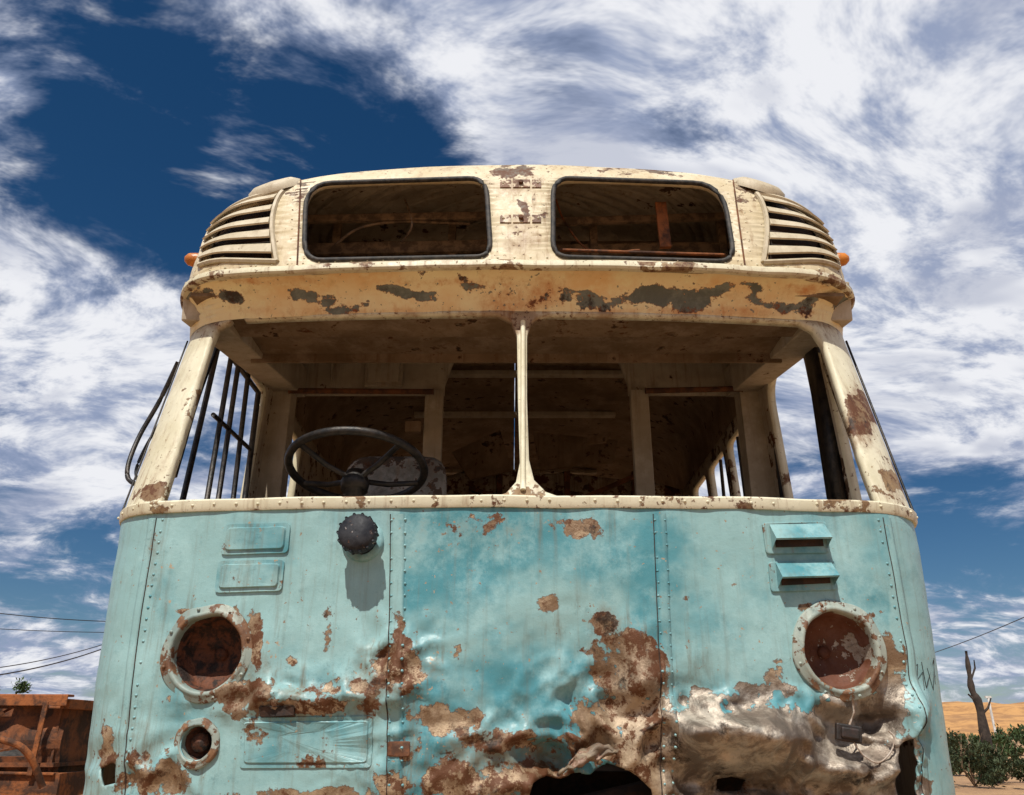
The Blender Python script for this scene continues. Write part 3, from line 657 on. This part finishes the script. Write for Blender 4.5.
for y in (3.35,7.0):
    for sx in (-1,1):
        c=V((sx*1.0,y,-H+.42)); ax=V((sx,0,0))
        a.lathe(c,ax,[(.25,-.12),(.36,-.12),(.41,-.09),(.42,0),(.41,.09),(.36,.12),(.25,.12)],40)
        b.lathe(c,ax,[(.25,.11),(.24,.06),(.12,.03),(.10,.08),(.001,.08)],30)
a.ob("tyres",M_tyre,smooth=True); b.ob("wheel_rims",M_rust,smooth=True)
# ---------------------------------------------------------------- rusty trailer (left)
tr=empty("rusted_trailer",(-4.6,5.6,0))
a=Acc(); y0=4.7
dz=lambda i,y: .03*noise.noise(V((i*.7,y,1)))
for y in (y0,6.3):
    for k in range(12):
        x0=-7+k*.385
        a.beam((x0,y,.935+dz(k,y)),(x0+.39,y,.935+dz(k+1,y)),.07,.012); a.beam((x0,y-.033,.91+dz(k,y)),(x0+.39,y-.033,.91+dz(k+1,y)),.008,.055)
        a.beam((x0,y,.56+dz(k+9,y)*.4),(x0+.39,y,.56+dz(k+10,y)*.4),.06,.012)
    a.box((-4.7,y,.50),(4.7,.02,.12)); a.box((-4.7,y-.04,.445),(4.7,.09,.012))
    for k in range(12): a.box((-7+k*.41,y-.035,.73),(.028,.012,.36),Matrix.Rotation(random.uniform(-.12,.12),3,'Y'))
for x in (-7,-2.4): a.box((x,5.5,.90),(.05,1.6,.05)); a.box((x,5.5,.50),(.06,1.6,.12))
a.beam((-3.45,4.54,.80),(-2.45,4.48,.34),.09,.025); a.beam((-3.45,4.54,.76),(-2.45,4.48,.30),.015,.07)
a.tube(curve([(-3.3,4.5,.62),(-2.9,4.46,.74),(-2.5,4.5,.70),(-2.38,4.6,.5)]),.018)
a.tube([(-2.42,5.5,.48),(-1.75,5.5,.40)],.04)
a.ob("frame",M_orust,tr,bevel=.003,off=(0,0,0))
a=Acc(); nx,nz_=150,10; vs=[]
for i in range(nx+1):
    for j in range(nz_+1):
        x=-7+4.6*i/nx; z=.52+.40*j/nz_-.05*max(0,noise.noise(V((x*2,0,5))))*j/nz_
        vs.append((x,y0+.05+.012*math.sin(x*34)+.05*noise.noise(V((x*2.5,0,z*5)))+.02*noise.noise(V((x*9,2,z*12))),z))
a.add(vs,[(i*(nz_+1)+j,(i+1)*(nz_+1)+j,(i+1)*(nz_+1)+j+1,i*(nz_+1)+j+1) for i in range(nx) for j in range(nz_) if noise.noise(V((i*.12,j*.5,3)))<.33])
a.box((-4.7,5.5,.60),(4.6,1.6,.02))
a.box((-4.7,6.25,.72),(4.6,.012,.40)); a.box((-2.43,5.5,.72),(.012,1.55,.36))
for k in range(26): 
    p=V((random.uniform(-6.8,-2.6),random.uniform(4.95,6.1),.66)); a.beam(p,p+V((random.uniform(-.5,.5),random.uniform(-.3,.3),random.uniform(.05,.28))),.05,.012)
for k in range(8):
    p=V((random.uniform(-6.5,-2.7),random.uniform(5,5.9),.80)); a.lathe(p,V((random.uniform(-1,1),random.uniform(-1,0),.3)),[(.02,-.15),(.11,-.15),(.12,-.12),(.10,-.1),(.10,.12),(.12,.15),(.02,.15)],16)
a.ob("side_sheeting_and_scrap",simple("scrap_rust",(.20,.065,.02),(.045,.02,.011),8,.85,bump=.9),tr,off=(0,0,0))
a=Acc()
for x in (-5.6,-3.6):
    for y in (4.85,6.2): a.lathe((x,y,.34),(0,-1,0),[(.001,-.05),(.18,-.05),(.2,-.1),(.3,-.1),(.34,-.06),(.34,.06),(.3,.1),(.2,.1),(.18,.05),(.001,.05)],28)
a.ob("wheels",M_tyre,tr,smooth=True,off=(0,0,0))
# ---------------------------------------------------------------- ground
def ground():
    vs=[(0,0,0)];fs=[];n=96; R=[.6*1.13**k for k in range(70)]
    for r in R:
        for k in range(n):
            t=k*2*math.pi/n; x,y=r*math.cos(t),r*math.sin(t)
            z=.05*noise.noise(V((x*.4,y*.4,0)))*min(1,r/3) if r<60 else 0
            if r>20: z+=.4*noise.noise(V((x*.03,y*.03,4)))*min(1,(r-20)/40)*(1 if r<600 else 0)
            vs.append((x,y,z-.02))
    for k in range(n): fs.append((0,1+k,1+(k+1)%n))
    for i in range(len(R)-1):
        for k in range(n): fs.append((1+i*n+k,1+(i+1)*n+k,1+(i+1)*n+(k+1)%n,1+i*n+(k+1)%n))
    m,g,b,o=newmat("sandy_soil")
    c=g.mix(g.mr(g.noise(o,.8,7,.65),.35,.65),(.42,.25,.12),(.30,.17,.09)); c=g.mix(g.mr(g.noise(o,9,6,.75),.54,.66,0,.7),c,(.16,.11,.06))
    g.put(b.inputs['Base Color'],c); b.inputs['Roughness'].default_value=.95
    bn=g.n('ShaderNodeBump'); bn.inputs['Strength'].default_value=.7; bn.inputs['Distance'].default_value=.04; g.put(bn.inputs['Height'],g.noise(o,14,5,.75)); g.L.new(bn.outputs[0],b.inputs['Normal'])
    mk("ground",vs,fs,m)
ground()
def hill():
    vs=[];fs=[];NX,NY=260,36
    for i in range(NX+1):
        x=-500+1000*i/NX
        for j in range(NY+1):
            y=170+160*j/NY; f=math.sin(math.pi*j/NY)
            hgt=(5.4+3.0*noise.noise(V((x*.008,2,0)))+3.6*sm(80,120,x)+1.6*noise.noise(V((x*.04,y*.03,0))))
            vs.append((x,y,max(-1,hgt*f**.7+(1.3*noise.noise(V((x*.07,y*.07,3)))+.6*noise.noise(V((x*.3,y*.3,3))))*f-.4)))
    for i in range(NX):
        for j in range(NY): fs.append((i*(NY+1)+j,(i+1)*(NY+1)+j,(i+1)*(NY+1)+j+1,i*(NY+1)+j+1))
    mk("hills",vs,fs,simple("dune_sand",(.48,.25,.085),(.30,.15,.055),.2,.95,bump=.6))
hill()
# ---------------------------------------------------------------- vegetation
M_leafs=[simple("shrub_leaf",(.022,.040,.014),(.055,.072,.028),6,.8),simple("tree_leaf",(.03,.06,.02),(.06,.10,.03),3,.8)]
def leafy(A,c,rad,n,ls,seed):
    rnd=random.Random(seed); cl=[V(c)+V((rnd.gauss(0,.5)*rad[0],rnd.gauss(0,.5)*rad[1],rnd.uniform(-.9,.7)*rad[2])) for _ in range(15)]
    for _ in range(n):
        k=rnd.choice(cl); r=.26*min(rad); p=k+V((rnd.gauss(0,r*.6),rnd.gauss(0,r*.6),rnd.gauss(0,r*.55)))
        if p.z<.02: p.z=.02+rnd.random()*.1
        d=V((rnd.gauss(0,1),rnd.gauss(0,1),rnd.gauss(.5,1))).normalized(); x=d.cross(V((rnd.random(),rnd.random(),rnd.random()))).normalized()
        l=ls*rnd.uniform(.6,1.6); A.add([p,p+d*l*.5+x*l*.2,p+d*l,p+d*l*.5-x*l*.2],[(0,1,2,3)])
shr=[(970,14.0,.44,.4,.40),(988,15,.34,.3,.32),(1002,15.6,.30,.3,.20),(1050,13.5,.6,.45,.26),(957,18,.35,.3,.30),(1013,30,.8,.6,.42),(1075,24,1.2,1,.5),(985,34,.9,.8,.34),(1003,40,.8,.8,.5),(960,50,1.5,1.2,.4)]
for i,(u,y,rx,ry,rz) in enumerate(shr):
    p=unw(u,760,y); e=empty("desert_shrub",(p.x,y,0)); a=Acc(); leafy(a,(p.x,y,rz),(rx,ry,rz),2300,.055 if y<20 else .11,i)
    a.ob("foliage",M_leafs[0 if y<20 else 1],e,off=(0,0,0)); a=Acc()
    for k in range(9): a.tube([(p.x,y,0),(p.x+random.uniform(-.5,.5)*rx,y+random.uniform(-.3,.3)*rx,rz*.7),(p.x+random.uniform(-1,1)*rx,y+random.uniform(-.4,.4)*rx,rz*1.9)],lambda t:.012*(1-.8*t),n=5)
    a.ob("stems",M_wood,e,off=(0,0,0))
yt=15.5; b0=unw(984,735,yt); tp=unw(966,651,yt)
e=empty("dead_tree",(b0.x,yt,0)); a=Acc()
a.tube(curve([(b0.x+.08,yt,-.1),(b0.x+.02,yt,.6),tuple(unw(979,705,yt)),tuple(unw(972,690,yt)),tuple(unw(969,672,yt)),tuple(tp)],4),lambda t:(.10*(1-.74*t)+.010*math.sin(t*31)),n=9)
a.tube([unw(980,716,yt),unw(988,708,yt),unw(991,698,yt)],lambda t:.03*(1-.7*t),n=6); a.tube([unw(975,700,yt),unw(968,694,yt)],lambda t:.03*(1-.6*t),n=6)
a.tube([unw(970,682,yt),unw(975,668,yt),unw(974,660,yt)],lambda t:.025*(1-.6*t),n=6)
a.ob("trunk",simple("charred_bark",(.025,.017,.013),(.055,.038,.028),12,.9,bump=.8),e,smooth=True,off=(0,0,0))
p=unw(-8,690,60); e=empty("tree",(p.x,60,0)); a=Acc()
a.tube([(p.x,60,0),(p.x+.1,60,1.4),(p.x-.1,60,2.6)],lambda t:.16*(1-.6*t)); 
for k in range(6): a.tube([(p.x,60,1.5),(p.x+random.uniform(-1,1),60+random.uniform(-1,1),2.6),(p.x+random.uniform(-1.6,1.6),60+random.uniform(-1.4,1.4),3.3)],lambda t:.06*(1-.7*t),n=6)
a.ob("trunk",M_wood,e,off=(0,0,0)); a=Acc(); leafy(a,(p.x,60,2.9),(1.9,1.7,1.3),5000,.25,77); a.ob("crown",M_leafs[1],e,off=(0,0,0))
e=empty("low_wall",(12.6,19,0)); a=Acc(); a.box((13.1,19,.17),(4.0,.2,.34)); a.box((13.1,19,.36),(4.1,.26,.04))
for k in range(5): a.box((11.2+k*.95,18.96,.19),(.2,.26,.37))
a.ob("masonry",weath("turquoise_wall",(.10,.36,.33),(.2,.42,.38)),e,bevel=.01,off=(0,0,0))
# ---------------------------------------------------------------- poles and wires
def pole(x,y,h):
    e=empty("utility_pole",(x,y,0)); a=Acc(); a.tube([(x,y,0),(x,y,h)],lambda t:.13-.04*t,n=10); a.box((x,y,h-.35),(1.6,.1,.1)); 
    for k in (-.7,0,.7): a.lathe((x+k,y,h-.3),(0,.001,1),[(.04,0),(.05,.06),(.03,.12),(.001,.13)],8)
    a.ob("post",M_wood,e,off=(0,0,0)); return e
P1=unw(-70,606,40); P2=unw(165,622,46)
e1=pole(P1.x,40,P1.z+.3); e2=pole(P2.x,46,P2.z+.4); 
P4=unw(878,668,60); P5=unw(1110,577,28); e4=pole(P4.x,60,P4.z+.3); e5=pole(P5.x,28,P5.z+.3)
def wire(A,a,b,sag,r): 
    a,b=V(a),V(b); A.tube([a.lerp(b,t)-V((0,0,sag*4*t*(1-t))) for t in np.linspace(0,1,24)],r,n=5)
a=Acc()
wire(a,P1+V((0,0,.1)),P2,.25,.022); wire(a,unw(-70,624,40),unw(165,632,46),.15,.018)
a.ob("wire",M_bmetal,e1,off=(0,0,0),smooth=True)
a=Acc(); wire(a,unw(-40,680,32),P2+V((0,0,.05)),.5,.028); wire(a,unw(-40,672,32),P2+V((0,0,.12)),.45,.02); a.ob("wire",M_bmetal,e2,off=(0,0,0),smooth=True)
pole(unw(-40,680,32).x,32,unw(-40,680,32).z+.2)
a=Acc(); wire(a,P4,P5,.35,.02); a.ob("wire",M_bmetal,e4,off=(0,0,0),smooth=True)
q=unw(988,697,45); e=empty("metal_post",(q.x,45,0)); a=Acc(); a.tube([(q.x,45,0),(q.x,45,q.z)],.06); a.box((q.x,45,q.z),(.3,.1,.1)); a.ob("shaft",simple("white_paint",(.7,.7,.68),(.5,.48,.45),5,.6),e,off=(0,0,0))
# ---------------------------------------------------------------- light
EL=math.radians(58); AZ=math.radians(194)
sd=V((math.sin(AZ)*math.cos(EL),math.cos(AZ)*math.cos(EL),math.sin(EL)))
sl=bpy.data.lights.new("sun",'SUN'); sl.energy=5.0; sl.angle=math.radians(.5); sl.color=(1,.95,.86)
so=bpy.data.objects.new("sun",sl); scene.collection.objects.link(so); so.rotation_euler=sd.to_track_quat('Z','Y').to_euler()
w=bpy.data.worlds.new("World"); scene.world=w; w.use_nodes=True; nt=w.node_tree; nt.nodes.clear(); g=G(nt)
sky=g.n('ShaderNodeTexSky',sky_type='NISHITA'); sky.sun_disc=False; sky.sun_elevation=EL; sky.sun_rotation=AZ; sky.altitude=900; sky.dust_density=.4; sky.ozone_density=2.5
D=g.n('ShaderNodeTexCoord').outputs['Generated']; D=g.vm('NORMALIZE',D)
sx=g.n('ShaderNodeSeparateXYZ'); g.put(sx.inputs[0],D)
den=g.m('ADD',g.m('MAXIMUM',sx.outputs[2],0),.28)
cx=g.n('ShaderNodeCombineXYZ'); g.put(cx.inputs[0],g.m('DIVIDE',sx.outputs[0],den)); g.put(cx.inputs[1],g.m('DIVIDE',sx.outputs[1],den)); cx.inputs[2].default_value=3.1
mp=g.n('ShaderNodeMapping'); g.put(mp.inputs[0],cx.outputs[0]); mp.inputs['Rotation'].default_value=(0,0,math.radians(-38)); mp.inputs['Scale'].default_value=(1,1.45,1)
wv=g.vm('SUBTRACT',g.noise(mp.outputs[0],1.4,2,.5,0,'Color'),(.5,.5,.5)); wv=g.vm('MULTIPLY',wv,(.55,.55,.0)); PP=g.vm('ADD',mp.outputs[0],wv)
cA=g.noise(PP,2.3,7,.60); cB=g.noise(PP,8.0,5,.64); cC=g.noise(PP,3.6,3,.55)
cov=g.m('ADD',g.m('ADD',g.m('MULTIPLY',cA,1.0),g.m('MULTIPLY',cB,.50)),g.m('MULTIPLY',cC,.3))
cov=g.m('SUBTRACT',cov,.39)
def blob(u,v,rad,st,acc):
    d=raydir(u,v).normalized(); dp=g.vm('DOT_PRODUCT',D,tuple(d),1)
    return g.m('ADD',acc,g.mr(dp,math.cos(rad/F),1.0,0,st))
for u,v,r,s in ((70,70,150,-.10),(200,120,160,-.12),(340,145,110,-.14),(430,155,80,-.10),(120,215,120,-.07),(545,30,80,-.11),(10,285,70,-.06),(25,525,80,-.08),(90,600,80,-.10),(1000,535,90,-.15),(930,590,90,-.13),(985,470,50,-.06),
                (260,25,100,.07),(15,20,80,.07),(700,90,330,.12),(930,220,260,.15),(80,345,140,.14),(50,480,80,.11),(60,655,80,.12),(975,660,90,.10),(1000,430,80,.08),(1150,250,300,.1)):
    cov=blob(u,v,r,s,cov)
mask=g.mr(cov,.335,.61)
thick=g.mr(g.m('ADD',g.m('MULTIPLY',cB,.7),g.m('MULTIPLY',cov,.45)),.50,.75)
cc=g.mix(thick,(.30,.36,.52),(.86,.87,.91))
cc=g.mix(g.mr(cC,.50,.66,0,.6),cc,(.38,.42,.55))
b1=g.n('ShaderNodeBackground'); hs_=g.n('ShaderNodeHueSaturation'); hs_.inputs['Saturation'].default_value=1.32; hs_.inputs['Value'].default_value=1.0; g.put(hs_.inputs['Color'],sky.outputs[0]); g.put(b1.inputs[0],hs_.outputs[0]); b1.inputs[1].default_value=.055
b2=g.n('ShaderNodeBackground'); g.put(b2.inputs[0],cc); b2.inputs[1].default_value=1.0
mx=g.n('ShaderNodeMixShader'); g.put(mx.inputs[0],mask); g.L.new(b1.outputs[0],mx.inputs[1]); g.L.new(b2.outputs[0],mx.inputs[2])
wo=g.n('ShaderNodeOutputWorld'); g.L.new(mx.outputs[0],wo.inputs[0])
scene.view_settings.view_transform='Standard'; scene.view_settings.look='None'; scene.view_settings.exposure=0; scene.view_settings.gamma=1
print("total",time.time()-T0)
